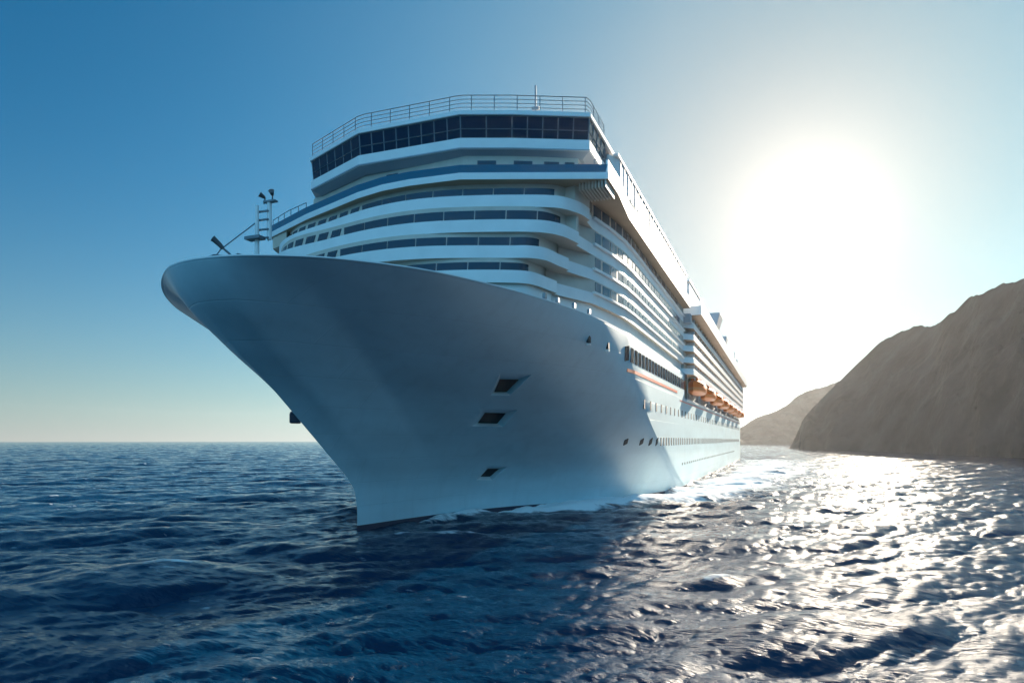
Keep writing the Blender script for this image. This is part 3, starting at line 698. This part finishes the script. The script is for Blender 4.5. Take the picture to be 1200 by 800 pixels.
# ------------------------------------------------------------------ upper side of the forward block
up = MB().prism([(19.65, 31.5), (20.3, 33), (20.3, 84), (15, 84), (15, 31.5)], 31.3, 35.0, 0)
upper = P(up.build('upper_side', M_white))
sub(MB().wall([(21.4, 27.6), (21.4, 28), (20.9, 35), (20.9, 84)], 30.352, 31.35, .25).build('side_parapet', M_white), upper)
sl2 = MB()
for i in range(28): sl2.box((20.33, 33.5 + 1.8 * i, 33.2), (.1, .12, 3.5))
sub(sl2.build('side_screen_post', M_grey), upper)
sub(MB().box((20.33, 37.5, 32.2), (.12, 12, .9)).build('side_slot', M_glass), upper)
sub(MB().box((20.2, 58, 35.1), (.5, 52, .22)).build('roof_edge', M_white), upper)

# ------------------------------------------------------------------ aft block with balconies
AX = 21.1
ab = part_empty('aft_block', None, (0, 170, 19)); P(ab)
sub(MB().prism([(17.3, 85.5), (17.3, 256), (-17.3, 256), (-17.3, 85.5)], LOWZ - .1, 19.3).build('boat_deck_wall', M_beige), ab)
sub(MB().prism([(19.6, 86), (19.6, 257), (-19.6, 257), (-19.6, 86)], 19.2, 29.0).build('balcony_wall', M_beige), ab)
for k in range(5):
    z = 19.0 + 1.95 * k
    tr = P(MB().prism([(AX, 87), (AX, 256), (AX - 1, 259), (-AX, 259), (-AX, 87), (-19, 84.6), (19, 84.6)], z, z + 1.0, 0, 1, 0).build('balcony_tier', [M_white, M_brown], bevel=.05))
    dv = MB()
    for i in range(42): dv.box((20.3, 90 + 4 * i, z + 1.45), (1.3, .12, .96))
    tag(sub(dv.build('balcony_divider', M_white), tr), kind='stuff')
    dr = MB()
    for i in range(42): dr.box((19.62, 92 + 4 * i, z + 1.42), (.08, 2.6, .9))
    tag(sub(dr.build('balcony_door', M_glass), tr), kind='stuff')
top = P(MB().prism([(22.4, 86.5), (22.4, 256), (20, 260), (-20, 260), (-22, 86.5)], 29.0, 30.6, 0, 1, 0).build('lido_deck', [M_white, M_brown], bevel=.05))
sub(MB().wall([(22.3, 86.6), (22.3, 256)], 30.603, 31.7, .2).build('lido_parapet', M_white), top)
sub(MB().prism([(20.3, 88), (20.3, 252), (-20, 252), (-20, 88)], 30.603, 35.0).build('lido_house', M_white), top)
sub(MB().box((20.2, 170, 35.1), (.6, 166, .25)).build('lido_roof_edge', M_white), top)
P(MB().box((19.8, 85.3, 28.2), (2.2, 2.2, 1.5)).build('step_block', M_grey, bevel=.08))
# funnel, vents and dome on the aft roof
P(MB().prism([(14, 150), (19, 150), (19, 158), (14, 158)], 35, 40.5, 0, top=[(13, 150), (20.5, 149.5), (20.5, 159), (13, 159)]).build('funnel', M_grey, bevel=.2))
P(MB().prism([(16, 180), (19.2, 180), (19.2, 186), (16, 186)], 35, 38.8, 0, top=[(15.5, 180), (20, 180), (20, 186.5), (15.5, 186.5)]).build('vent_house', M_grey, bevel=.2))
db = MB(); vs = []; fs = []
for i in range(7):
    for j in range(16):
        a, e = 2 * math.pi * j / 16, R(90 * i / 6.2); vs.append((15.5 + 5 * math.cos(a) * math.cos(e), 206 + 9 * math.sin(a) * math.cos(e), 35 + 5 * math.sin(e)))
for i in range(6):
    for j in range(16): fs.append((i * 16 + j, i * 16 + (j + 1) % 16, (i + 1) * 16 + (j + 1) % 16, (i + 1) * 16 + j))
fs.append(tuple(96 + j for j in range(16))); db.add(vs, fs); P(db.build('dome_roof', M_grey, smooth=50))
P(MB().box((18, 232, 36), (3.4, 16, 2.2)).box((18, 226, 38), (2, 5, 2)).tube([(18.5, 238, 37), (18.5, 238, 41)], .3, 8).tube([(19, 246, 35), (19, 246, 39)], .4, 8).build('deck_house', M_grey, bevel=.1))
# posts along the boat deck, and davits
for i in range(17):
    y = 92 + 10 * i
    P(MB().box((19.4, y, 16.8), (.3, .35, 4.4)).build('boat_deck_post', M_white))
rail('boat_deck_railing', [(19.7, 87.5, 14.85), (19.7, 150, 14.85), (19.7, 255, 14.85)], 1.15, 4, .04, 1.5)
P(MB().wall([(20.0, 84.0), (20.0, 86.9)], 14.85, 19.0, .3).build('recess_post', M_white))

# ------------------------------------------------------------------ lifeboats: each hangs from the ship, a thing of its own
def lifeboat_parts(root):
    n, k = 18, 14
    def shell(z_lo, z_hi, prof, scale_w, mi):
        b = MB(); vs = []; fs = []
        for i in range(n + 1):
            u = -1 + 2 * i / n; wd = 1.55 * (1 - abs(u) ** 2.6) ** .6 * scale_w + .02
            for j in range(k + 1):
                a = math.pi * j / k
                x = math.cos(a) * wd; zz = z_lo + (z_hi - z_lo) * (math.sin(a) ** prof) * (1 - .35 * abs(u) ** 3)
                vs.append((x, u * 6.2, zz))
        for i in range(n):
            for j in range(k): q = i * (k + 1) + j; fs.append((q, q + 1, q + k + 2, q + k + 1))
        for i in range(n): q = i * (k + 1); fs.append((q, q + k + 1, q + 2 * k + 1, q + k))
        b.add(vs, fs); return b
    h = shell(0, -1.05, .55, 1.0, 0).build('boat_hull', M_boat, root, smooth=50)
    c = shell(.02, 1.6, .6, .97, 0).build('boat_canopy', M_orange, root, smooth=50)
    MB().box((0, -4.0, 1.5), (1.3, 1.4, .6)).build('boat_cockpit', M_orange, root, bevel=.2)
    b = MB()
    for i in range(6): b.box((1.36, -3 + 1.3 * i, .55), (.16, .8, .28))
    b.build('boat_window', M_dark, root)
lb = bpy.data.objects.new('lifeboat', None); C.objects.link(lb)
lifeboat_parts(lb)
words = ['nearest the bow', 'second from the bow', 'third from the bow', 'fourth from the bow', 'fifth from the bow', 'sixth from the bow', 'seventh from the bow', 'nearest the stern']
for i in range(8):
    o = lb if i == 0 else lb.copy()
    if i:
        C.objects.link(o)
        for ch in lb.children:
            c = ch.copy(); c.parent = o; C.objects.link(c)
    y = 97 + 20.3 * i
    o.location = (20.6, y, 17.2)
    tag(o, 'orange covered lifeboat hung in the ship side, ' + words[i] + ' in its row', 'lifeboat', 'lifeboats along the ship side')
    for dy in (-4.6, 4.6):
        dvt = P(MB().tube([(18.5, y + dy, 14.9), (18.6, y + dy, 18.4), (19.6, y + dy, 19.05), (20.7, y + dy, 18.95), (20.7, y + dy, 18.2)], .16, 6).build('davit', M_white))
